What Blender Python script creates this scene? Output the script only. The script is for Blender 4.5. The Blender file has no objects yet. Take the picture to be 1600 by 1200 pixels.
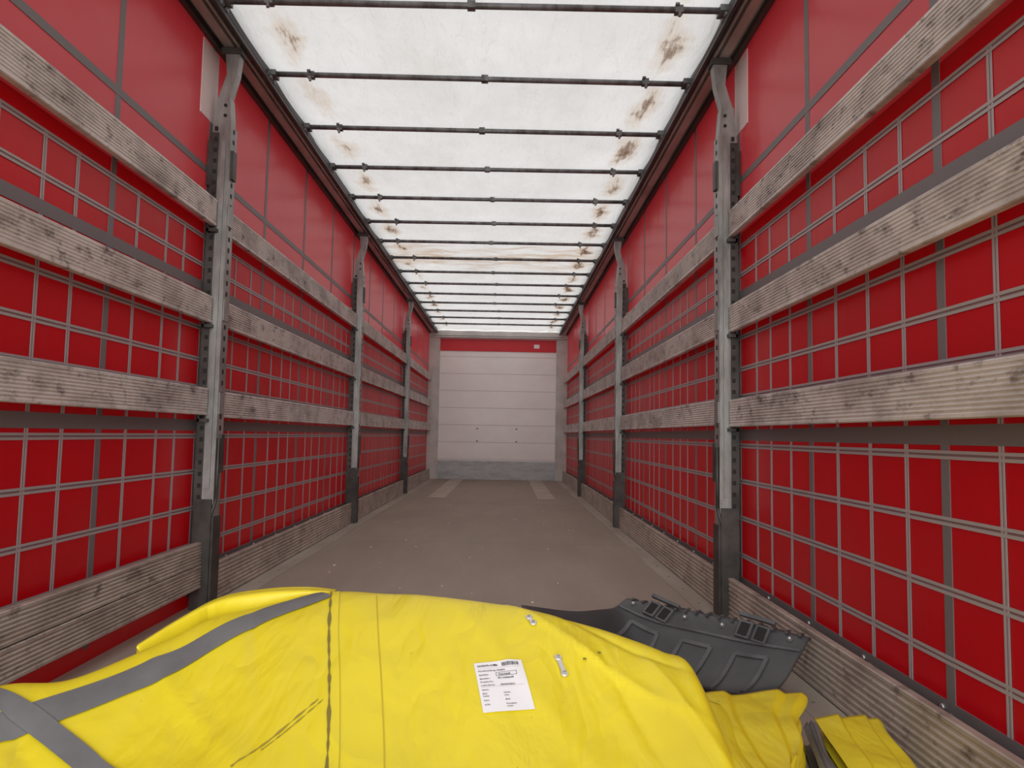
import bpy, bmesh, math, random
import numpy as np
from mathutils import Vector, Matrix, noise
from mathutils.bvhtree import BVHTree
random.seed(4)
scene = bpy.context.scene
try:
    scene.view_settings.view_transform = 'Standard'
    scene.view_settings.look = 'None'
except Exception:
    pass

# ---------------------------------------------------------------- helpers
class NT:
    def __init__(s, mat):
        s.t = mat.node_tree; s.n = s.t.nodes; s.l = s.t.links
    def new(s, typ, **kw):
        nd = s.n.new(typ)
        for k, v in kw.items(): setattr(nd, k, v)
        return nd
    def link(s, a, b): s.l.new(a, b)
    def val(s, sock, v):
        if hasattr(v, 'is_output'): s.l.new(v, sock)
        else: sock.default_value = v
    def math(s, op, a, b=0.0, c=None, clamp=False):
        m = s.new('ShaderNodeMath', operation=op, use_clamp=clamp)
        s.val(m.inputs[0], a); s.val(m.inputs[1], b)
        if c is not None: s.val(m.inputs[2], c)
        return m.outputs[0]
    def coord(s):
        return s.new('ShaderNodeTexCoord').outputs['Object']
    def mapping(s, vec, scale=(1,1,1), rot=(0,0,0)):
        m = s.new('ShaderNodeMapping'); s.link(vec, m.inputs[0])
        m.inputs['Scale'].default_value = scale
        m.inputs['Rotation'].default_value = rot
        return m.outputs[0]
    def noise(s, vec, scale, detail=4, rough=0.55, dist=0.0):
        n = s.new('ShaderNodeTexNoise'); s.link(vec, n.inputs['Vector'])
        n.inputs['Scale'].default_value = scale
        n.inputs['Detail'].default_value = detail
        n.inputs['Roughness'].default_value = rough
        n.inputs['Distortion'].default_value = dist
        return n.outputs['Fac']
    def ramp(s, fac, stops):
        r = s.new('ShaderNodeValToRGB'); s.link(fac, r.inputs[0])
        e = r.color_ramp.elements
        while len(e) < len(stops): e.new(0.5)
        for i, (p, c) in enumerate(stops):
            e[i].position = p
            e[i].color = (c, c, c, 1) if isinstance(c, (int, float)) else (*c, 1)
        return r.outputs[0]
    def mix(s, f, a, b):
        m = s.new('ShaderNodeMix', data_type='RGBA')
        s.val(m.inputs[0], f)
        s.val(m.inputs[6], a if hasattr(a, 'is_output') else (*a, 1))
        s.val(m.inputs[7], b if hasattr(b, 'is_output') else (*b, 1))
        return m.outputs[2]
    def bump(s, h, strength=0.3, dist=0.01):
        b = s.new('ShaderNodeBump'); s.link(h, b.inputs['Height'])
        b.inputs['Strength'].default_value = strength
        b.inputs['Distance'].default_value = dist
        return b.outputs[0]

def mk(name, col=(.5,.5,.5), rough=.5, metal=0.0, spec=.5):
    m = bpy.data.materials.new(name); m.use_nodes = True
    p = m.node_tree.nodes['Principled BSDF']
    p.inputs['Base Color'].default_value = (*col, 1)
    p.inputs['Roughness'].default_value = rough
    p.inputs['Metallic'].default_value = metal
    p.inputs['Specular IOR Level'].default_value = spec
    return m, NT(m), p

def dirty(name, c1, c2, rough=.5, metal=0., scale=(1,1,1), ns=6, lo=.4, hi=.65, bump=.1, spec=.5):
    m, t, p = mk(name, c1, rough, metal, spec)
    co = t.mapping(t.coord(), scale)
    n = t.noise(co, ns, 6, .6)
    f = t.ramp(n, [(lo, 0.), (hi, 1.)])
    t.link(t.mix(f, c1, c2), p.inputs['Base Color'])
    n2 = t.noise(co, ns*6, 3)
    t.link(t.bump(n2, bump, .004), p.inputs['Normal'])
    return m

def add_box(bm, x0, x1, y0, y1, z0, z1, mi=0):
    vs = [bm.verts.new((x, y, z)) for x in (x0, x1) for y in (y0, y1) for z in (z0, z1)]
    for q in ((0,1,3,2),(4,6,7,5),(0,4,5,1),(2,3,7,6),(0,2,6,4),(1,5,7,3)):
        f = bm.faces.new([vs[i] for i in q]); f.material_index = mi

def add_obox(bm, c, ax, ay, az, sx, sy, sz, mi=0):
    c = Vector(c); vs = []
    for i in (-.5,.5):
        for j in (-.5,.5):
            for k in (-.5,.5):
                vs.append(bm.verts.new(c + ax*sx*i + ay*sy*j + az*sz*k))
    for q in ((0,1,3,2),(4,6,7,5),(0,4,5,1),(2,3,7,6),(0,2,6,4),(1,5,7,3)):
        f = bm.faces.new([vs[i] for i in q]); f.material_index = mi

def add_tube(bm, p0, p1, r, mi=0, seg=10, caps=True):
    p0 = Vector(p0); p1 = Vector(p1); d = (p1-p0).normalized()
    a = d.orthogonal().normalized(); b = d.cross(a)
    r0 = []; r1 = []
    for i in range(seg):
        t = 2*math.pi*i/seg; o = a*math.cos(t)*r + b*math.sin(t)*r
        r0.append(bm.verts.new(p0+o)); r1.append(bm.verts.new(p1+o))
    for i in range(seg):
        j = (i+1) % seg
        f = bm.faces.new([r0[i], r0[j], r1[j], r1[i]]); f.material_index = mi; f.smooth = True
    if caps:
        f = bm.faces.new(list(reversed(r0))); f.material_index = mi
        f = bm.faces.new(r1); f.material_index = mi

def finish(bm, name, mats, parent=None, recalc=True):
    if recalc: bmesh.ops.recalc_face_normals(bm, faces=bm.faces)
    me = bpy.data.meshes.new(name); bm.to_mesh(me); bm.free()
    for m in mats: me.materials.append(m)
    o = bpy.data.objects.new(name, me); scene.collection.objects.link(o)
    if parent: o.parent = parent
    return o

def bevel(o, w=.002, seg=2):
    b = o.modifiers.new('bev', 'BEVEL'); b.width = w; b.segments = seg
    b.limit_method = 'ANGLE'; b.angle_limit = math.radians(40)

def catmull(P, t):
    n = len(P); t = min(max(t, 0), n-1-1e-9); i = int(t); f = t-i
    p0 = P[max(i-1,0)]; p1 = P[i]; p2 = P[min(i+1,n-1)]; p3 = P[min(i+2,n-1)]
    return .5*((2*p1)+(-p0+p2)*f+(2*p0-5*p1+4*p2-p3)*f*f+(-p0+3*p1-3*p2+p3)*f**3)

def surf(C, s, t):
    rows = [catmull(C[i], t) for i in range(len(C))]
    return catmull(np.array(rows), s)

# ---------------------------------------------------------------- materials
def red_curtain(name, c1, c2, ct, f, rough):
    m, t, p = mk(name, c1, rough, 0, .5)
    co = t.coord()
    n = t.noise(t.mapping(co, (1,.5,1.2)), 1.6, 4, .5)
    c = t.mix(t.ramp(n, [(.3,0.),(.7,1.)]), c1, c2)
    t.link(c, p.inputs['Base Color'])
    nb = t.noise(t.mapping(co, (1,1.4,.7)), 2.2, 3, .5)
    bp = t.bump(nb, .3, .03); t.link(bp, p.inputs['Normal'])
    tr = t.new('ShaderNodeBsdfTranslucent'); tr.inputs[0].default_value = (*ct, 1)
    mx = t.new('ShaderNodeMixShader'); mx.inputs[0].default_value = f
    t.link(p.outputs[0], mx.inputs[1]); t.link(tr.outputs[0], mx.inputs[2])
    t.link(mx.outputs[0], t.n['Material Output'].inputs[0])
    return m
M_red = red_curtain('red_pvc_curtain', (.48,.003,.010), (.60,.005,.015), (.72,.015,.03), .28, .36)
M_redup = red_curtain('red_pvc_curtain_glare', (.50,.075,.095), (.60,.110,.130), (.76,.15,.18), .42, .26)  # upper zone: roof glare and light from outside put into a pinker red
M_strapw = mk('grey_webbing_wide', (.165,.152,.155), .5)[0]
M_strapt = mk('grey_webbing_edge', (.38,.34,.345), .45)[0]
M_strapd = mk('grey_webbing_backing', (.22,.13,.135), .5)[0]
M_white_patch = mk('white_pvc_patch', (.80,.68,.67), .5)[0]
M_rivet = mk('rivet_steel', (.7,.7,.7), .3, .7)[0]

def slat_mat(name, ca, cb, cd):
    m, t, p = mk(name, ca, .45, .15)
    oi = t.new('ShaderNodeObjectInfo')
    add = t.new('ShaderNodeVectorMath', operation='ADD')
    t.link(t.new('ShaderNodeTexCoord').outputs['Object'], add.inputs[0])
    sc = t.math('MULTIPLY', oi.outputs['Random'], 37.0)
    t.link(sc, add.inputs[1])
    co = t.mapping(add.outputs[0], (1,1.3,2.2))
    n = t.noise(co, 3.0, 7, .66)
    f = t.ramp(n, [(.42,0.),(.68,1.)])
    c = t.mix(f, ca, cb)
    n2 = t.noise(t.mapping(add.outputs[0], (1,3,5)), 4, 6, .72)
    c2 = t.mix(t.ramp(n2, [(.54,0.),(.68,.88)]), c, cd)
    t.link(c2, p.inputs['Base Color'])
    n3 = t.noise(t.mapping(add.outputs[0], (1,4,30)), 20, 3)
    t.link(t.bump(n3, .12, .003), p.inputs['Normal'])
    return m
M_slat = slat_mat('worn_ribbed_aluminium', (.68,.645,.615), (.36,.32,.30), (.13,.10,.10))
M_kick = slat_mat('dirty_kick_board', (.48,.425,.37), (.28,.235,.20), (.11,.085,.07))
M_steel = dirty('galvanised_steel', (.38,.38,.37), (.17,.17,.16), .42, .35, (2,2,.6), 7, .35, .7)
M_steeld = dirty('dark_steel', (.075,.070,.064), (.035,.032,.028), .5, .3, (1,1,1), 8)
M_black = mk('black_void', (.008,.008,.008), .7)[0]
M_rail = dirty('roof_rail_alu', (.48,.47,.46), (.29,.28,.27), .45, .15, (1,.4,1), 5)
M_raild = dirty('roof_rail_track', (.07,.068,.066), (.04,.038,.037), .5, .2, (1,.4,1), 5)
M_bow = dirty('bow_steel', (.19,.195,.20), (.08,.075,.07), .42, .35, (3,1,1), 6)
M_frame = dirty('front_frame_alu', (.62,.60,.57), (.46,.44,.42), .5, .1, (1,1,1), 3)

def roof_mat():
    m, t, p = mk('translucent_roof_canvas', (.80,.80,.77), .6)
    co = t.coord()
    sep = t.new('ShaderNodeSeparateXYZ'); t.link(co, sep.inputs[0])
    X, Y = sep.outputs[0], sep.outputs[1]
    ax = t.math('ABSOLUTE', X)
    wob = t.noise(t.mapping(co, (.3,2.4,1)), 2.2, 3)
    axw = t.math('ADD', ax, t.math('MULTIPLY', t.math('SUBTRACT', wob, .5), .20))
    band = t.math('SUBTRACT', 1.0, t.math('DIVIDE', t.math('ABSOLUTE', t.math('SUBTRACT', axw, .95)), .12), clamp=True)
    fr = t.math('FRACT', t.math('DIVIDE', t.math('SUBTRACT', Y, 3.05), .655))
    bay = t.math('SUBTRACT', 1.0, t.math('DIVIDE', t.math('ABSOLUTE', t.math('SUBTRACT', fr, .52)), .62), clamp=True)
    n = t.noise(t.mapping(co, (4.0,.6,1)), 6.0, 9, .74, .3)
    n2 = t.noise(t.mapping(co, (.8,.9,1)), 2.9, 2)
    side = t.math('MULTIPLY', X, .045)
    mb = t.math('POWER', t.math('MULTIPLY', band, bay), .40)
    msk = t.math('MULTIPLY', mb, t.math('ADD', t.math('ADD', n, side), t.math('MULTIPLY', n2, .70)))
    rust = t.ramp(msk, [(.70,0.),(.78,.55),(.90,.95)])
    halo = t.ramp(msk, [(.46,0.),(.74,.6)])
    bandy = t.math('SUBTRACT', 1.0, t.math('DIVIDE', t.math('ABSOLUTE', t.math('SUBTRACT', Y, 7.7)), .95), clamp=True)
    n3 = t.noise(t.mapping(co, (.8,3.2,1)), 2.6, 7, .70, .5)
    st = t.ramp(t.math('MULTIPLY', t.math('POWER', bandy, .3), n3), [(.40,0.),(.56,.8)])
    haze = t.noise(t.mapping(co, (1.2,.8,1)), 2.0, 5, .6)
    base = t.mix(t.ramp(haze, [(.3,0.),(.75,1.)]), (.78,.78,.765), (.67,.66,.63))
    cr = t.noise(t.mapping(co, (3.5,.5,1)), 3.0, 4, .6, 1.6)
    crf = t.math('ABSOLUTE', t.math('SUBTRACT', cr, .5))
    base = t.mix(t.ramp(crf, [(.0,.35),(.012,0.)]), base, (.54,.53,.52))
    c = t.mix(st, base, (.52,.38,.26))
    c = t.mix(halo, c, (.56,.45,.33))
    c = t.mix(rust, c, (.15,.08,.045))
    t.link(c, p.inputs['Base Color'])
    wr = t.noise(t.mapping(co, (3.2,1,1)), 3.5, 5, .6, 1.0)
    bp = t.bump(wr, .5, .03); t.link(bp, p.inputs['Normal'])
    tr = t.new('ShaderNodeBsdfTranslucent'); t.link(c, tr.inputs[0]); t.link(bp, tr.inputs['Normal'])
    mx = t.new('ShaderNodeMixShader'); mx.inputs[0].default_value = .59
    t.link(p.outputs[0], mx.inputs[1]); t.link(tr.outputs[0], mx.inputs[2])
    t.link(mx.outputs[0], t.n['Material Output'].inputs[0])
    return m
M_roof = roof_mat()

def floor_mat():
    m, t, p = mk('worn_plywood_floor', (.2,.17,.145), .6, 0, .3)
    co = t.coord()
    n = t.noise(t.mapping(co, (1.6,.35,1)), 3, 7, .65)
    c = t.mix(t.ramp(n, [(.3,0.),(.72,1.)]), (.310,.258,.212), (.400,.340,.285))
    n2 = t.noise(t.mapping(co, (1,.6,1)), .9, 3)
    c = t.mix(t.ramp(n2, [(.45,0.),(.7,.4)]), c, (.26,.215,.175))
    n4 = t.noise(t.mapping(co, (9,.7,1)), 4, 5, .7)
    c = t.mix(t.ramp(n4, [(.62,0.),(.72,.3)]), c, (.48,.43,.37))
    t.link(c, p.inputs['Base Color'])
    t.link(t.bump(t.noise(co, 90, 3), .2, .002), p.inputs['Normal'])
    t.link(t.ramp(n, [(.3,.55),(.7,.75)]), p.inputs['Roughness'])
    return m
M_floor = floor_mat()
M_floorstrip = dirty('floor_edge_strip', (.46,.41,.35), (.35,.30,.25), .5, .1, (1,.4,1), 3)
M_seam = mk('floor_seam', (.22,.18,.145), .7)[0]
M_plate = dirty('floor_steel_plate', (.50,.44,.37), (.40,.345,.285), .5, .1, (1,.5,1), 4)

def bulk_mat():
    m, t, p = mk('white_bulkhead_panel', (.75,.72,.70), .32, 0, .5)
    co = t.coord()
    n = t.noise(t.mapping(co, (.7,1,1.2)), 2.2, 5, .6)
    c = t.mix(t.ramp(n, [(.35,0.),(.75,1.)]), (.90,.89,.865), (.83,.80,.78))
    n2 = t.noise(co, 14, 5, .7)
    c = t.mix(t.ramp(n2, [(.67,0.),(.74,.5)]), c, (.50,.46,.43))
    t.link(c, p.inputs['Base Color'])
    return m
M_bulk = bulk_mat()
M_groove = mk('panel_groove', (.60,.57,.54), .6)[0]
M_band = dirty('scuffed_steel_band', (.42,.43,.44), (.32,.32,.32), .45, .3, (1,1,3), 5)
M_redstrip = mk('red_banner', (.62,.012,.025), .5)[0]
M_paper = mk('white_paper', (.84,.84,.86), .6)[0]
M_ink = mk('black_ink', (.05,.05,.055), .6)[0]
M_dot = mk('panel_socket', (.16,.15,.14), .6)[0]

def tarp_mat():
    m, t, p = mk('yellow_pvc_tarp', (.85,.70,.02), .40, 0, .45)
    co = t.coord()
    n = t.noise(co, 2.2, 4, .6)
    c = t.mix(t.ramp(n, [(.35,0.),(.7,1.)]), (.80,.675,.024), (.74,.60,.020))
    n2 = t.noise(t.mapping(co, (5,1,2), (0,0,.5)), 4, 8, .75)
    c = t.mix(t.ramp(n2, [(.60,0.),(.76,.45)]), c, (.36,.28,.03))
    n5 = t.noise(co, 60, 2, .5)
    c = t.mix(t.ramp(n5, [(.77,0.),(.79,.5)]), c, (.25,.19,.03))
    t.link(c, p.inputs['Base Color'])
    cr = t.noise(t.mapping(co, (1.6,.9,1), (0,0,-.5)), 2.6, 4, .5, .8)
    c2 = t.noise(t.mapping(co, (2.6,1.0,1), (0,0,-.6)), 2.2, 3, .5, .5)
    sharp = t.math('MULTIPLY', t.math('ABSOLUTE', t.math('SUBTRACT', c2, .5)), 1.6)
    sharp = t.math('MINIMUM', sharp, .16)
    h = t.math('ADD', cr, sharp)
    t.link(t.bump(h, .40, .035), p.inputs['Normal'])
    return m
M_tarp = tarp_mat()
M_tarpseam = mk('tarp_dirty_seam', (.22,.17,.03), .7)[0]
M_tscuff = mk('tarp_scuff', (.34,.27,.04), .7)[0]
M_tstrap = dirty('grey_tarp_strap', (.17,.175,.18), (.125,.125,.13), .45, 0, (1,1,1), 5)
M_guard = dirty('black_plastic', (.040,.043,.046), (.072,.075,.077), .40, 0, (1,1,1), 6, .4, .75, .15)
M_guardhi = dirty('black_plastic_worn', (.10,.105,.11), (.06,.06,.065), .42, 0, (1,1,1), 9)
M_silver = mk('silver_buckle', (.72,.72,.70), .3, .6)[0]

Y0, Y1 = -0.25, 13.1
CX = 1.28
# ---------------------------------------------------------------- floor
bm = bmesh.new()
add_box(bm, -1.34, 1.34, Y0, Y1+.1, -.06, 0, 0)
for y in (2.4, 5.45, 8.5, 11.5):
    add_box(bm, -1.10, 1.10, y, y+.004, 0, .0004, 2)
for s in (-1, 1):
    a, b = sorted((s*1.10, s*1.205))
    add_box(bm, a, b, Y0, Y1, 0, .003, 1)
    a, b = sorted((s*.60, s*.83))
    add_box(bm, a, b, Y1-3.8, Y1-.02, 0, .0012, 3)
    for k in range(40):
        y = .3+k*.33
        if y < 12.9:
            add_tube(bm, (s*1.15, y, .003), (s*1.15, y, .0045), .006, 2, 8)
finish(bm, 'floor', [M_floor, M_floorstrip, M_seam, M_plate])

# debris
bm = bmesh.new()
for i in range(42):
    x = random.uniform(-.9, .9); y = random.uniform(2.6, 9)
    a = random.uniform(0, 3.1); s = random.uniform(.006, .017)
    ax = Vector((math.cos(a), math.sin(a), 0)); ay = Vector((-math.sin(a), math.cos(a), 0))
    add_obox(bm, (x, y, .0035), ax, ay, Vector((0,0,1)), s, s*.6, .004, 0)
finish(bm, 'floor_debris', [mk('wood_chips', (.78,.73,.65), .8)[0]])

# ---------------------------------------------------------------- curtains (side walls)
WV = [2.57 + .785*k for k in range(-3, 14)]
WVL = [2.55 + .80*k for k in range(-3, 14)]
def curtain(name, s, wides):
    bm = bmesh.new()
    X = s*CX
    add_box(bm, min(X, X+s*.003), max(X, X+s*.003), Y0, Y1, .001, 1.80, 0)
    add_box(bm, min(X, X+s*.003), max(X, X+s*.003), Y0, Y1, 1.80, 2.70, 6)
    def slab(y0, y1, z0, z1, th, mi):
        xi = X - s*th
        add_box(bm, min(X, xi), max(X, xi), y0, y1, z0, z1, mi)
    for z, w in ((2.06,.032), (1.50,.045), (.84,.05), (.155,.06)):
        slab(Y0, Y1, z-w/2, z+w/2, .0026, 1)
    thinz = [1.735, 1.60, 1.30, 1.15, 1.02, .79, .625, .455, .285]
    for z in thinz:
        slab(Y0, Y1, z-.011, z+.011, .0012, 3)
        slab(Y0, Y1, z+.003, z+.011, .0030, 2)
        slab(Y0, Y1, z-.011, z-.003, .0030, 2)
    for yw in wides:
        if Y0 < yw < Y1:
            slab(yw-.017, yw+.017, .05, 2.69, .0020, 1)
        for d in (.185, .375, .565) if wides is WV else (.2, .40, .60):
            y = yw + d + random.uniform(-.02, .02)
            if Y0 < y < Y1-.02:
                slab(y-.009, y+.009, .17, 1.745, .0010, 3)
                slab(y+.0025, y+.009, .17, 1.745, .0022, 2)
                slab(y-.009, y-.0025, .17, 1.745, .0022, 2)
        for d in (0, .392):
            y = yw + d
            if Y0 < y < Y1:
                add_tube(bm, (X-s*.0026, y, .15), (X-s*.009, y, .15), .009, 5, 10)
                add_tube(bm, (X-s*.0026, y+.03, .165), (X-s*.009, y+.03, .165), .007, 5, 10)
    slab(3.36-.14, 3.36+.04, 2.30, 2.66, .0035, 4)
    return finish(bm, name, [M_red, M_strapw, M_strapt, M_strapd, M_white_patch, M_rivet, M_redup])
curtain('wall_left', -1, WVL)
curtain('wall_right', 1, WV)

# ---------------------------------------------------------------- slats and kick boards
POSTS = [3.36, 6.53, 9.78]
def ribbed(name, s, y0, y1, z0, z1, xin, mat, nr=9, depth=.003, thick=.024):
    bm = bmesh.new()
    prof = []
    prof.append((xin+.003, z0)); prof.append((xin, z0+.003)); prof.append((xin, z0+.010))
    zz0 = z0+.010; zz1 = z1-.010
    for i in range(nr):
        a = zz0+(zz1-zz0)*i/nr; w = (zz1-zz0)/nr
        prof.append((xin, a+w*.12)); prof.append((xin+depth, a+w*.32))
        prof.append((xin+depth, a+w*.68)); prof.append((xin, a+w*.88))
    prof += [(xin, z1-.010), (xin, z1-.003), (xin+.003, z1), (xin+thick, z1), (xin+thick, z0)]
    L = [bm.verts.new((s*x, y0, z)) for x, z in prof]
    R = [bm.verts.new((s*x, y1, z)) for x, z in prof]
    n = len(prof)
    for i in range(n):
        j = (i+1) % n
        bm.faces.new([L[i], L[j], R[j], R[i]])
    bm.faces.new(L); bm.faces.new(list(reversed(R)))
    return finish(bm, name, [mat])
edges = [Y0] + POSTS + [Y1]
for s in (-1, 1):
    for b in range(4):
        ya = edges[b] + (.054 if b else 0); yb = edges[b+1] - (.054 if b < 3 else .10)
        for z in (1.84, 1.385, .945):
            dz = random.uniform(-.006, .006)
            ribbed('side_slat_board', s, ya, yb, z-.063+dz, z+.063+dz, 1.212, M_slat)
        if s == -1 and b == 0:
            ribbed('kick_board', s, ya, yb, .10, .202, 1.205, M_kick, 6)
            ribbed('kick_board', s, ya, yb, .205, .307, 1.207, M_kick, 6)
        else:
            ribbed('kick_board', s, ya, yb, .0035, .185, 1.206, M_kick, 8)

# ---------------------------------------------------------------- posts
def post(s, y):
    bm = bmesh.new()
    def B(xa, xb, ya, yb, za, zb, mi):
        a, b = sorted((s*xa, s*xb)); add_box(bm, a, b, y+ya, y+yb, za, zb, mi)
    B(1.165, 1.262, -.043, .043, .0035, .42, 1)
    B(1.175, 1.255, -.052, -.043, .0035, .50, 1)
    B(1.172, 1.180, -.040, .040, .42, 2.28, 0)
    B(1.180, 1.258, -.040, -.032, .30, 2.28, 0)
    B(1.180, 1.258, .032, .040, .30, 2.28, 0)
    B(1.232, 1.258, -.032, -.024, .30, 2.28, 1)
    B(1.190, 1.214, -.048, -.040, .55, 2.20, 0)
    B(1.226, 1.262, -.046, -.040, .45, 2.24, 1)
    for k in range(34):
        z = .50+.053*k
        B(1.230, 1.246, -.0475, -.046, z, z+.020, 3)
        B(1.1712, 1.172, -.010, .010, z, z+.022, 3)
    for z in (1.84, 1.385, .945):
        B(1.205, 1.250, -.075, -.040, z-.090, z-.074, 1)
        B(1.240, 1.250, -.075, -.040, z-.090, z+.03, 1)
        B(1.205, 1.250, .040, .075, z-.090, z-.074, 1)
        B(1.240, 1.250, .040, .075, z-.090, z+.03, 1)
        B(1.168, 1.172, -.030, .030, z-.05, z+.05, 0)
    B(1.160, 1.172, -.022, .022, 2.02, 2.16, 1)
    B(1.250, 1.275, -.050, .02, 1.98, 2.20, 1)
    B(1.155, 1.172, -.018, .018, .62, .80, 1)
    add_tube(bm, (s*1.163, y-.03, .50), (s*1.163, y-.03, .78), .008, 1, 8)
    add_tube(bm, (s*1.163, y-.03, .50), (s*1.18, y-.045, .42), .008, 1, 8)
    def wedge(p, q, w0, w1, t, mi):
        vs = []
        for (x, z), w in ((p, w0), (q, w1)):
            for dx in (-w/2, w/2):
                for dy in (-t/2, t/2):
                    vs.append(bm.verts.new((s*(x+dx), y+dy, z)))
        for f in ((0,1,3,2),(4,6,7,5),(0,4,5,1),(2,3,7,6),(0,2,6,4),(1,5,7,3)):
            fc = bm.faces.new([vs[i] for i in f]); fc.material_index = mi
    wedge((1.218, 2.28), (1.218, 2.42), .085, .062, .06, 0)
    wedge((1.218, 2.42), (1.185, 2.54), .055, .050, .05, 0)
    wedge((1.185, 2.54), (1.185, 2.64), .050, .070, .05, 0)
    B(1.14, 1.24, -.03, .03, 2.64, 2.671, 1)
    for z in (2.33, 2.38):
        add_tube(bm, (s*1.205, y-.03, z), (s*1.205, y-.036, z), .008, 3, 8)
    o = finish(bm, 'support_post', [M_steel, M_steeld, M_slat, M_black]); bevel(o, .0015, 1)
for y in POSTS:
    for s in (-1, 1): post(s, y)

# ---------------------------------------------------------------- roof
NB = 15
BOWS = [3.05 + .655*k for k in range(-4, NB)]
bm = bmesh.new()
nx = 70; ys = []
yy = Y0
while yy < Y1: ys.append(yy); yy += .04
ys.append(Y1)
grid = []
for y in ys:
    row = []
    fr = ((y-3.05)/.655) % 1.0
    sag = 4*fr*(1-fr)
    for i in range(nx+1):
        x = -1.2+2.4*i/nx
        z = 2.764 - .014*sag + .012*sag*noise.noise(Vector((x*2.5, y*1.4, 0))) + .004*noise.noise(Vector((x*9, y*4, 3)))*sag
        if y > 4.6: z += .007*math.sin(x*13+y*3)*sag
        row.append(bm.verts.new((x, y, z)))
    grid.append(row)
for a, b in zip(grid, grid[1:]):
    for i in range(nx):
        f = bm.faces.new([a[i], a[i+1], b[i+1], b[i]]); f.smooth = True
finish(bm, 'ceiling', [M_roof])

for y in BOWS:
    bm = bmesh.new()
    sk = random.uniform(-.008, .008)
    add_tube(bm, (-1.10, y-sk, 2.732), (1.10, y+sk, 2.732), .0145, 0, 12)
    for x in (0+random.uniform(-.03,.03), -.90+random.uniform(-.05,.05), .90+random.uniform(-.05,.05)):
        add_box(bm, x-.018, x+.018, y-.017, y+.017, 2.716, 2.749, 0)
        if abs(x) > .3:
            add_box(bm, x-.006, x+.006, y-.026, y-.014, 2.692, 2.72, 0)
            add_box(bm, x-.018, x+.0, y-.026, y-.016, 2.744, 2.754, 0)
    for s in (-1, 1):
        a, b = sorted((s*1.092, s*1.132))
        add_box(bm, a, b, y-.035, y+.035, 2.716, 2.745, 0)
        add_tube(bm, (s*1.11, y-.024, 2.705), (s*1.13, y-.024, 2.705), .013, 0, 10)
        add_tube(bm, (s*1.11, y+.024, 2.705), (s*1.13, y+.024, 2.705), .013, 0, 10)
    finish(bm, 'roof_bow', [M_bow])

for s, nm in ((-1, 'roof_rail_left'), (1, 'roof_rail_right')):
    bm = bmesh.new()
    def B(xa, xb, za, zb, mi):
        a, b = sorted((s*xa, s*xb)); add_box(bm, a, b, Y0, Y1, za, zb, mi)
    B(1.165, 1.30, 2.700, 2.80, 0)
    B(1.135, 1.165, 2.69, 2.80, 1)
    B(1.118, 1.135, 2.672, 2.690, 1)
    B(1.150, 1.160, 2.671, 2.69, 0)
    B(1.180, 1.225, 2.675, 2.70, 0)
    B(1.250, 1.276, 2.668, 2.70, 1)
    add_tube(bm, (s*1.126, Y0, 2.694), (s*1.126, Y1, 2.694), .010, 1, 8)
    finish(bm, nm, [M_rail, M_raild])

# ---------------------------------------------------------------- front bulkhead
bm = bmesh.new()
add_box(bm, -1.34, 1.34, Y1+.02, Y1+.08, 0, 2.85, 0)
add_box(bm, -1.08, 1.08, Y1-.005, Y1+.02, .0, 2.60, 0)
z = .36
while z < 2.3:
    add_box(bm, -1.075, 1.075, Y1-.0065, Y1-.005, z, z+.010, 1)
    z += .315
add_box(bm, -1.10, 1.10, Y1-.012, Y1-.005, 0, .34, 2)
add_box(bm, -1.22, 1.22, Y1-.02, Y1-.006, 2.36, 2.585, 3)
add_box(bm, .66, .76, Y1-.022, Y1-.020, 2.43, 2.50, 4)
for x in (-.36, .36):
    for zz in (.70, .93):
        add_box(bm, x-.015, x+.015, Y1-.010, Y1-.005, zz-.011, zz+.011, 5)
for s in (-1, 1):
    a, b = sorted((s*1.075, s*1.28))
    add_box(bm, a, b, Y1-.06, Y1+.02, .0035, 2.60, 6)
    add_box(bm, s*1.14-.004, s*1.14+.004, Y1-.062, Y1-.06, 0.01, 2.35, 1)
add_box(bm, -1.28, 1.28, Y1-.10, Y1+.02, 2.60, 2.72, 6)
add_box(bm, -1.20, 1.20, Y1-.104, Y1-.10, 2.625, 2.635, 5)
finish(bm, 'wall_front', [M_bulk, M_groove, M_band, M_redstrip, M_paper, M_dot, M_frame])

# ---------------------------------------------------------------- yellow tarpaulin
tarp = bpy.data.objects.new('yellow_tarpaulin', None); scene.collection.objects.link(tarp)
cols = [(-1.06,1.30,.02),(-1.02,1.32,.16),(-.93,1.38,.27),(-.82,1.45,.302),(-.7235,1.50,.298),(-.647,1.60,.318),(-.583,1.68,.338),
        (-.535,1.76,.358),(-.468,1.80,.374),(-.38,1.85,.390),(-.273,1.89,.405),(-.101,1.88,.404),(.067,1.84,.396),(.245,1.80,.380),
        (.384,1.77,.356),(.480,1.73,.334),(.550,1.68,.320),(.600,1.64,.305),(.634,1.58,.19),(.655,1.55,.02)]
C = []
for (x, yr, zr) in cols:
    c = []
    yn = .62
    for f, g in ((0,0.02),(.06,.25),(.22,.36),(.42,.44),(.61,.57),(.79,.78),(.91,.93),(1,1.0)):
        g2 = g
        if x > .45: g2 = g + (.10*math.sin(f*math.pi))*min(1,(x-.45)/.1)
        c.append((x, yn+(yr-yn)*f, zr*g2))
    c.append((x, yr+.035, zr*.93)); c.append((x, yr+.07, zr*.6)); c.append((x, yr+.09, .006))
    C.append(c)
C = np.array(C)
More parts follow.
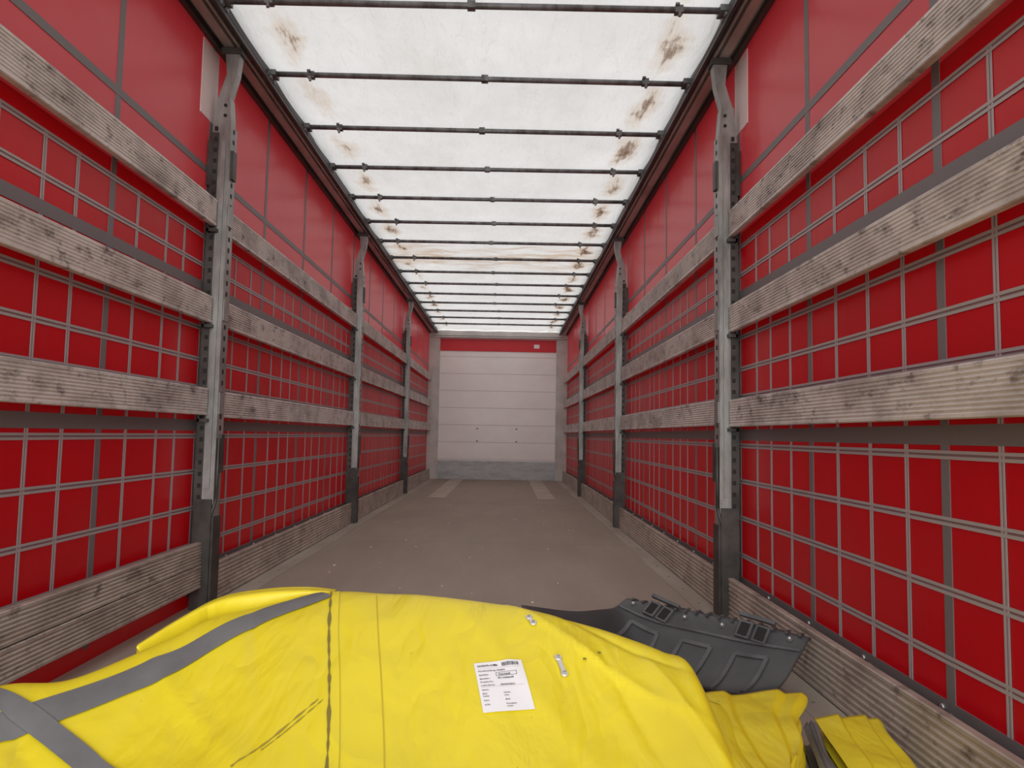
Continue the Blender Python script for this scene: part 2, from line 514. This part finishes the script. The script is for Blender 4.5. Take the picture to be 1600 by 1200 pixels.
def seg_d(x, y, a, b):
    ax, ay = a; bx, by = b; dx, dy = bx-ax, by-ay; L2 = dx*dx+dy*dy
    t = max(0, min(1, ((x-ax)*dx+(y-ay)*dy)/L2))
    px, py = ax+dx*t, ay+dy*t
    sgn = 1 if (dx*(y-ay)-dy*(x-ax)) > 0 else -1
    return math.hypot(x-px, y-py), t, sgn
FOLDS = [((.16,1.86),(.62,1.40),.010,.022),((.30,1.82),(.60,1.58),-.008,.018),((.02,1.86),(.42,1.25),.006,.03),
         ((.38,1.72),(.50,1.30),-.009,.020),((-.62,1.62),(-.20,1.25),.007,.03),((-.45,1.80),(-.30,1.45),-.006,.02),
         ((-.80,1.42),(-.40,1.10),-.009,.028),((-.12,1.30),(.35,1.12),.008,.03),((.50,1.66),(.60,1.30),.010,.016),
         ((-.90,1.38),(-.72,1.25),.010,.02)]
NU, NV = 210, 150
bm = bmesh.new(); G = []
for i in range(NU+1):
    r = []
    for j in range(NV+1):
        s_ = i/NU*(len(C)-1); t_ = j/NV*(C.shape[1]-1)
        x, y, z = surf(C, s_, t_)
        k = min(1, max(0, z/.12))
        d = .009*noise.noise(Vector((x*4+y*2, y*2.2-x, 1.7))) + .002*noise.noise(Vector((x*11, y*7, 5)))
        for a, b, h, w in FOLDS:
            dd, tt, sg = seg_d(x, y, a, b)
            if dd < w*4:
                fall = math.exp(-dd/w) if sg > 0 else math.exp(-dd/(w*.45))
                d += h*fall*math.sin(math.pi*min(1,max(0,tt*.9+.08)))
        r.append(bm.verts.new((x, y, max(.004, z + d*k))))
    G.append(r)
for i in range(NU):
    for j in range(NV):
        f = bm.faces.new([G[i][j], G[i+1][j], G[i+1][j+1], G[i][j+1]]); f.smooth = True
bm.normal_update()
bvh = BVHTree.FromBMesh(bm)
heap = finish(bm, 'folded_sheet', [M_tarp], tarp)

def drop(x, y, off):
    h = bvh.ray_cast(Vector((x, y, 2)), Vector((0,0,-1)))
    if h[0] is None: return Vector((x, y, .01))
    n = h[1]
    if n.z < 0: n = -n
    return h[0] + n*off

def drape(name, pts, w, mat, off=.004, n=60, m=6, ragged=0):
    P = np.array(pts); bm = bmesh.new(); rows = []
    for i in range(n+1):
        t = i/n*(len(P)-1)
        c = catmull(P, t); c2 = catmull(P, t+.01) if t < len(P)-1.02 else c
        c1 = catmull(P, t-.01) if t > .01 else c
        d = c2-c1; d /= (np.linalg.norm(d)+1e-9); nn = np.array((-d[1], d[0]))
        ww = w*(1+ragged*noise.noise(Vector((t*9, 2, w*100))))
        row = []
        for k in range(m+1):
            q = c + nn*ww*(k/m-.5)
            row.append(bm.verts.new(drop(q[0], q[1], off)))
        rows.append(row)
    for a, b in zip(rows, rows[1:]):
        for k in range(m):
            f = bm.faces.new([a[k], a[k+1], b[k+1], b[k]]); f.smooth = True
    return finish(bm, name, [mat], tarp)
drape('strap_long', [(-.285,1.880),(-.33,1.835),(-.425,1.745),(-.535,1.60),(-.64,1.48),(-.752,1.36),(-.86,1.24),(-.95,1.12)], .062, M_tstrap, n=90)
drape('strap_cross', [(-.95,1.42),(-.86,1.42),(-.77,1.41),(-.66,1.375),(-.56,1.33),(-.469,1.27),(-.40,1.18)], .042, M_tstrap, .006, n=90)
seamA = [(-.273,1.89),(-.235,1.72),(-.19,1.55),(-.15,1.387),(-.11,1.2)]
drape('seam_band', [(x+.010, y) for x, y in seamA], .022, M_tarp, .0035)
drape('seam_dirt', seamA, .005, M_tarpseam, .0045, ragged=1.2)
drape('seam_fine', [(-.152,1.87),(-.12,1.72),(-.08,1.55),(-.043,1.38),(-.01,1.2)], .0025, mk('yellow_dark_seam', (.58,.45,.02), .6)[0], .002, m=2)  # second seam line, a slightly darker yellow than the sheet
drape('scuff_line', [(-.20,1.50),(-.26,1.40),(-.31,1.33)], .003, M_tscuff, .002, m=2, ragged=1.6)
drape('scuff_line_b', [(-.19,1.50),(-.23,1.43),(-.27,1.37)], .002, M_tscuff, .002, m=2, ragged=1.6)

# curled back flap at the ridge, left
fl = np.array([
  [(-.635,1.66,.300),(-.59,1.74,.325),(-.54,1.82,.345),(-.45,1.865,.362),(-.35,1.90,.380),(-.27,1.905,.385)],
  [(-.65,1.65,.325),(-.60,1.74,.358),(-.54,1.82,.386),(-.45,1.87,.397),(-.35,1.90,.401),(-.27,1.905,.400)],
  [(-.655,1.66,.328),(-.605,1.76,.364),(-.545,1.85,.393),(-.45,1.90,.403),(-.35,1.925,.404),(-.27,1.92,.401)],
  [(-.66,1.67,.320),(-.61,1.78,.355),(-.55,1.875,.383),(-.45,1.93,.394),(-.35,1.95,.396),(-.27,1.94,.392)],
  [(-.665,1.675,.25),(-.62,1.80,.29),(-.56,1.90,.30),(-.45,1.95,.31),(-.35,1.97,.31),(-.27,1.95,.31)],
  [(-.67,1.68,.02),(-.63,1.81,.02),(-.57,1.91,.02),(-.45,1.97,.02),(-.35,1.98,.02),(-.27,1.97,.02)]])
bm = bmesh.new(); rows = []
for i in range(41):
    rows.append([bm.verts.new(surf(fl, i/40*5, j/50*5)) for j in range(51)])
for a, b in zip(rows, rows[1:]):
    for j in range(50):
        f = bm.faces.new([a[j], a[j+1], b[j+1], b[j]]); f.smooth = True
o = finish(bm, 'curled_flap', [M_tarp], tarp)
so = o.modifiers.new('s', 'SOLIDIFY'); so.thickness = .003

# stacked folds at right : layers of sheet, each a flattened loop with an open rounded edge
def folded(name, corners, z, layers, mats, jog=.012, mi=0):
    FL, FR, NR, NL = [np.array(c, float) for c in corners]
    bm = bmesh.new()
    for L in range(layers):
        zt = z*(L+1)/layers; zb = z*L/layers+.004
        r = (zt-zb)/2*.92; zc = (zt+zb)/2
        o1 = random.uniform(-jog, jog); o2 = random.uniform(-jog, jog)
        rows = []
        m = 50; n = 60
        for j in range(m+1):
            t = j/m
            row = []
            lft = FL*(1-t)+NL*t; rgt = FR*(1-t)+NR*t
            rgt = rgt + np.array((o1+.010*math.sin(t*9+L*2), 0))
            d = rgt-lft; w = np.linalg.norm(d); d = d/w
            for i in range(n+1):
                q = lft + d*(w-r)*i/n
                row.append((q[0], q[1]+o2, zc-r))
            for k in range(1, 8):
                a = -math.pi/2+math.pi*k/8
                q = lft + d*(w-r+r*math.cos(a))
                row.append((q[0], q[1]+o2, zc+r*math.sin(a)))
            for i in range(n, -1, -1):
                s_ = i/n
                q = lft + d*(w-r)*s_
                ph = (s_*2.3+.25*t) % 1
                step = .012*(ph if ph < .86 else (1-ph)/.14*.86) if L == layers-1 else 0
                zz = zc+r + .006*noise.noise(Vector((q[0]*9+L, q[1]*6, 4))) + step
                row.append((q[0], q[1]+o2, zz))
            rows.append([bm.verts.new(p) for p in row])
        for a, b in zip(rows, rows[1:]):
            for i in range(len(a)-1):
                f = bm.faces.new([a[i], a[i+1], b[i+1], b[i]]); f.smooth = True; f.material_index = mi
    o = finish(bm, name, mats, tarp)
    so = o.modifiers.new('s', 'SOLIDIFY'); so.thickness = .003
    return o
folded('folded_stack', [(.60,1.77),(.915,1.80),(.73,1.40),(.63,1.12)], .20, 5, [M_tarp], .008)
folded('folded_leaf', [(.62,1.68),(.745,1.69),(.665,1.30),(.57,1.12)], .225, 1, [M_tarp])
folded('folded_stack_outer', [(.975,1.86),(1.165,1.86),(.985,1.25),(.86,1.2)], .115, 3, [M_tarp], .006)
folded('strap_roll', [(.920,1.80),(.968,1.84),(.85,1.2),(.76,1.2)], .12, 2, [M_tstrap], .002)

# paper label, draped
TL = np.array((.113, 1.598)); ex = np.array((.99, .14)); ey = np.array((.18, -.91))
def lab(a, b, off):
    q = TL + a*ex + b*ey
    return drop(q[0], q[1], off)
bm = bmesh.new(); rows = []
for j in range(15):
    rows.append([bm.verts.new(lab(i/10*.105, j/14*.148, .003)) for i in range(11)])
for a, b in zip(rows, rows[1:]):
    for i in range(10):
        f = bm.faces.new([a[i], a[i+1], b[i+1], b[i]]); f.smooth = True
finish(bm, 'paper_label', [M_paper], tarp)
bm = bmesh.new()
def rect(a0, a1, b0, b1):
    vs = [bm.verts.new(lab(a, b, .0042)) for a, b in ((a0,b0),(a1,b0),(a1,b1),(a0,b1))]
    bm.faces.new(vs)
a = .060
while a < .096:
    w = random.choice((.0007,.0010,.0015)); rect(a, a+w, .007, .018); a += w + random.choice((.0008,.0013))
for (a0,a1,b0,b1) in ((.042,.087,.0365,.0374),(.042,.087,.0467,.0476),(.042,.0429,.0365,.0476),(.0861,.087,.0365,.0476)):
    rect(a0,a1,b0,b1)
rect(.041,.046,.010,.013); rect(.043,.050,.012,.0155)   # plain stand-in mark
rect(.006,.098,.0212,.0215); rect(.006,.098,.078,.0783)
def text(s_, a0, b0, size, bold=.012):
    cu = bpy.data.curves.new('t', 'FONT'); cu.body = s_; cu.size = size; cu.offset = size*bold
    cu.resolution_u = 3
    ob = bpy.data.objects.new('t', cu); scene.collection.objects.link(ob)
    bpy.context.view_layer.update()
    me = ob.to_mesh()
    base = [bm.verts.new(lab(a0+v.co.x, b0-v.co.y, .0042)) for v in me.vertices]
    for p in me.polygons:
        try: bm.faces.new([base[i] for i in p.vertices])
        except Exception: pass
    ob.to_mesh_clear(); bpy.data.objects.remove(ob)
text('NORDPLAN', .006, .015, .0068, .03)
for s_, a0, b0, sz in (('Kundenauftrag: 046892',.006,.031,.0062),('Behälter:',.006,.0435,.0058),('0263608',.0475,.0447,.0075),
        ('Bestellnr.:',.006,.055,.0058),('4513408608',.044,.0555,.0070),('Projekt-Nr.:',.006,.065,.0058),
        ('Lieferdatum:',.006,.075,.0058),('00/09/2021',.047,.0755,.0070),('Name:',.006,.088,.0055),
        ('B/H:',.006,.099,.0055),('NY/N',.050,.099,.0055),('Höhe:',.006,.106,.0052),('links',.050,.106,.0052),
        ('Fach:',.006,.118,.0055),('BH2',.050,.118,.0055),('KTR:',.006,.130,.0055),('Komplett',.050,.130,.0055),('rechts',.050,.137,.0052)):
    text(s_, a0, b0, sz)
finish(bm, 'label_print', [M_ink], tarp, recalc=False)

# buckles and eyelets on the tarp
def buckle(x, y, ang, L):
    bm = bmesh.new()
    c = drop(x, y, .005); u = Vector((math.cos(ang), math.sin(ang), 0)); c2 = drop(x+u.x*.02, y+u.y*.02, .005)
    u = (c2-c).normalized(); h = bvh.ray_cast(Vector((x,y,2)), Vector((0,0,-1))); nrm = h[1] if h[1].z > 0 else -h[1]
    v = nrm.cross(u).normalized(); nrm = u.cross(v)
    add_obox(bm, c, u, v, nrm, L, .011, .004)
    for e in (-.5, .5):
        p = c+u*L*e
        add_tube(bm, p-nrm*.003, p+nrm*.003, .0085, 0, 16)
        add_tube(bm, p+nrm*.003, p+nrm*.006, .0040, 1, 10)
    o = finish(bm, 'buckle', [M_silver, M_steel], tarp); bevel(o, .001, 1)
buckle(.243, 1.745, math.radians(115), .024)
buckle(.305, 1.605, math.radians(105), .048)
bm = bmesh.new()
for x, y in ((.395,1.655),(.36,1.63)):
    c = drop(x, y, .002); add_tube(bm, c, c+Vector((0,0,.002)), .004, 0, 10)
finish(bm, 'eyelet_holes', [M_tarpseam], tarp)

# ---------------------------------------------------------------- mudguard
mg = bpy.data.objects.new('plastic_mudguard', None); scene.collection.objects.link(mg)
K = np.array([
 [(.685,2.87,.165),(.80,2.74,.178),(.93,2.61,.180),(1.06,2.48,.178),(1.180,2.36,.170)],
 [(.660,2.845,.185),(.78,2.70,.185),(.905,2.585,.185),(1.04,2.45,.185),(1.165,2.34,.180)],
 [(.60,2.78,.165),(.72,2.66,.125),(.86,2.53,.120),(.99,2.41,.120),(1.11,2.29,.135)],
 [(.53,2.72,.170),(.65,2.58,.055),(.76,2.44,.035),(.88,2.31,.030),(1.0,2.20,.065)],
 [(.42,2.63,.185),(.52,2.45,.045),(.61,2.32,.025),(.72,2.22,.030),(.84,2.12,.085)],
 [(.24,2.54,.225),(.35,2.38,.13),(.46,2.27,.10),(.55,2.17,.10),(.65,2.08,.140)]])
bm = bmesh.new(); rows = []
NS, NTT = 60, 60
for i in range(NS+1):
    r = []
    for j in range(NTT+1):
        s_ = i/NS*5; t_ = j/NTT*4
        p = surf(K, s_, t_)
        if s_ < .25: p[2] += .008*(1 if int(t_*6) % 2 == 0 else 0)
        r.append(bm.verts.new(p))
    rows.append(r)
for a, b in zip(rows, rows[1:]):
    for j in range(NTT):
        f = bm.faces.new([a[j], a[j+1], b[j+1], b[j]]); f.smooth = True
o = finish(bm, 'shell', [M_guard], mg)
so = o.modifiers.new('s', 'SOLIDIFY'); so.thickness = .005; so.offset = 0
def frame_at(s_, t_):
    p = Vector(surf(K, s_, t_)); a = Vector(surf(K, s_+.05, t_))-Vector(surf(K, s_-.05, t_))
    b = Vector(surf(K, s_, t_+.05))-Vector(surf(K, s_, t_-.05))
    a.normalize(); n = a.cross(b).normalized()
    if n.z < 0: n = -n
    b = n.cross(a).normalized()
    return p, a, b, n
bm = bmesh.new()
for t_ in (.95, 2.95):
    p, a, b, n = frame_at(1.35, t_)
    for q in (-.030, .030):
        pp = p+b*q
        add_obox(bm, pp+n*.006, a, b, n, .062, .050, .012, 1)
        add_obox(bm, pp+n*.0105, a, b, n, .046, .034, .006, 0)
    add_obox(bm, p+n*.010-a*.05, a, b, n, .014, .13, .014, 1)
for t_ in np.linspace(.25, 3.75, 15):
    p, a, b, n = frame_at(.75, t_)
    add_obox(bm, p+n*.004, a, b, n, .045, .010, .008, 1)
for t_ in (.35, 1.55, 2.35, 3.6):
    p, a, b, n = frame_at(1.3, t_)
    add_tube(bm, p, p+n*.006, .012, 1, 12); add_tube(bm, p, p+n*.009, .005, 3, 8)
def bead(pts, w=.016):
    for (s0, t0), (s1, t1) in zip(pts, pts[1:]):
        for k in range(8):
            f = (k+.5)/8
            p, a, b, nn = frame_at(s0+(s1-s0)*f, t0+(t1-t0)*f)
            q0 = Vector(surf(K, s0+(s1-s0)*k/8, t0+(t1-t0)*k/8)); q1 = Vector(surf(K, s0+(s1-s0)*(k+1)/8, t0+(t1-t0)*(k+1)/8))
            d = (q1-q0); L = d.length; d.normalize(); v = nn.cross(d).normalized()
            add_obox(bm, (q0+q1)/2+nn*.004, d, v, nn, L*1.15, w, .007, 1)
for tc in (.9, 2.0, 3.1):
    bead([(2.15, tc-.30), (3.1, tc-.30)]); bead([(2.15, tc+.30), (3.1, tc+.30)]); bead([(2.15, tc-.30), (2.15, tc+.30)])
bead([(1.75, .1), (1.75, 3.9)], .010)
o = finish(bm, 'ribs_and_mounts', [M_black, M_guardhi, M_guard, M_silver], mg); bevel(o, .0015, 2)

# ---------------------------------------------------------------- light
w = bpy.data.worlds.new('overcast_sky'); scene.world = w; w.use_nodes = True
nt = w.node_tree; bg = nt.nodes['Background']
tc = nt.nodes.new('ShaderNodeTexCoord'); sp = nt.nodes.new('ShaderNodeSeparateXYZ'); nt.links.new(tc.outputs['Generated'], sp.inputs[0])
rp = nt.nodes.new('ShaderNodeValToRGB'); mr = nt.nodes.new('ShaderNodeMapRange')
nt.links.new(sp.outputs[2], mr.inputs[0]); mr.inputs[1].default_value = -1; mr.inputs[2].default_value = 1
nt.links.new(mr.outputs[0], rp.inputs[0])
e = rp.color_ramp.elements; e[0].position = .47; e[0].color = (.40,.39,.38,1); e[1].position = .53; e[1].color = (.98,.985,1.0,1)
nt.links.new(rp.outputs[0], bg.inputs[0]); bg.inputs[1].default_value = 1.5
sl = bpy.data.lights.new('sun_soft', 'SUN'); sl.energy = 2.7; sl.angle = math.radians(50); sl.color = (1,.985,.96)
so_ = bpy.data.objects.new('sun_soft', sl); scene.collection.objects.link(so_); so_.rotation_euler = (math.radians(81), 0, 0)

# ---------------------------------------------------------------- camera
cam = bpy.data.cameras.new('camera'); co = bpy.data.objects.new('camera', cam); scene.collection.objects.link(co)
cam.sensor_width = 36; cam.lens = 24.975; cam.clip_start = .02; cam.clip_end = 200
Mx = Matrix.Rotation(math.radians(-.39), 4, 'Z') @ Matrix.Rotation(math.radians(90+4.12), 4, 'X') @ Matrix.Rotation(.018, 4, 'Z')
co.matrix_world = Matrix.Translation((.175, 0, .82)) @ Mx
scene.camera = co
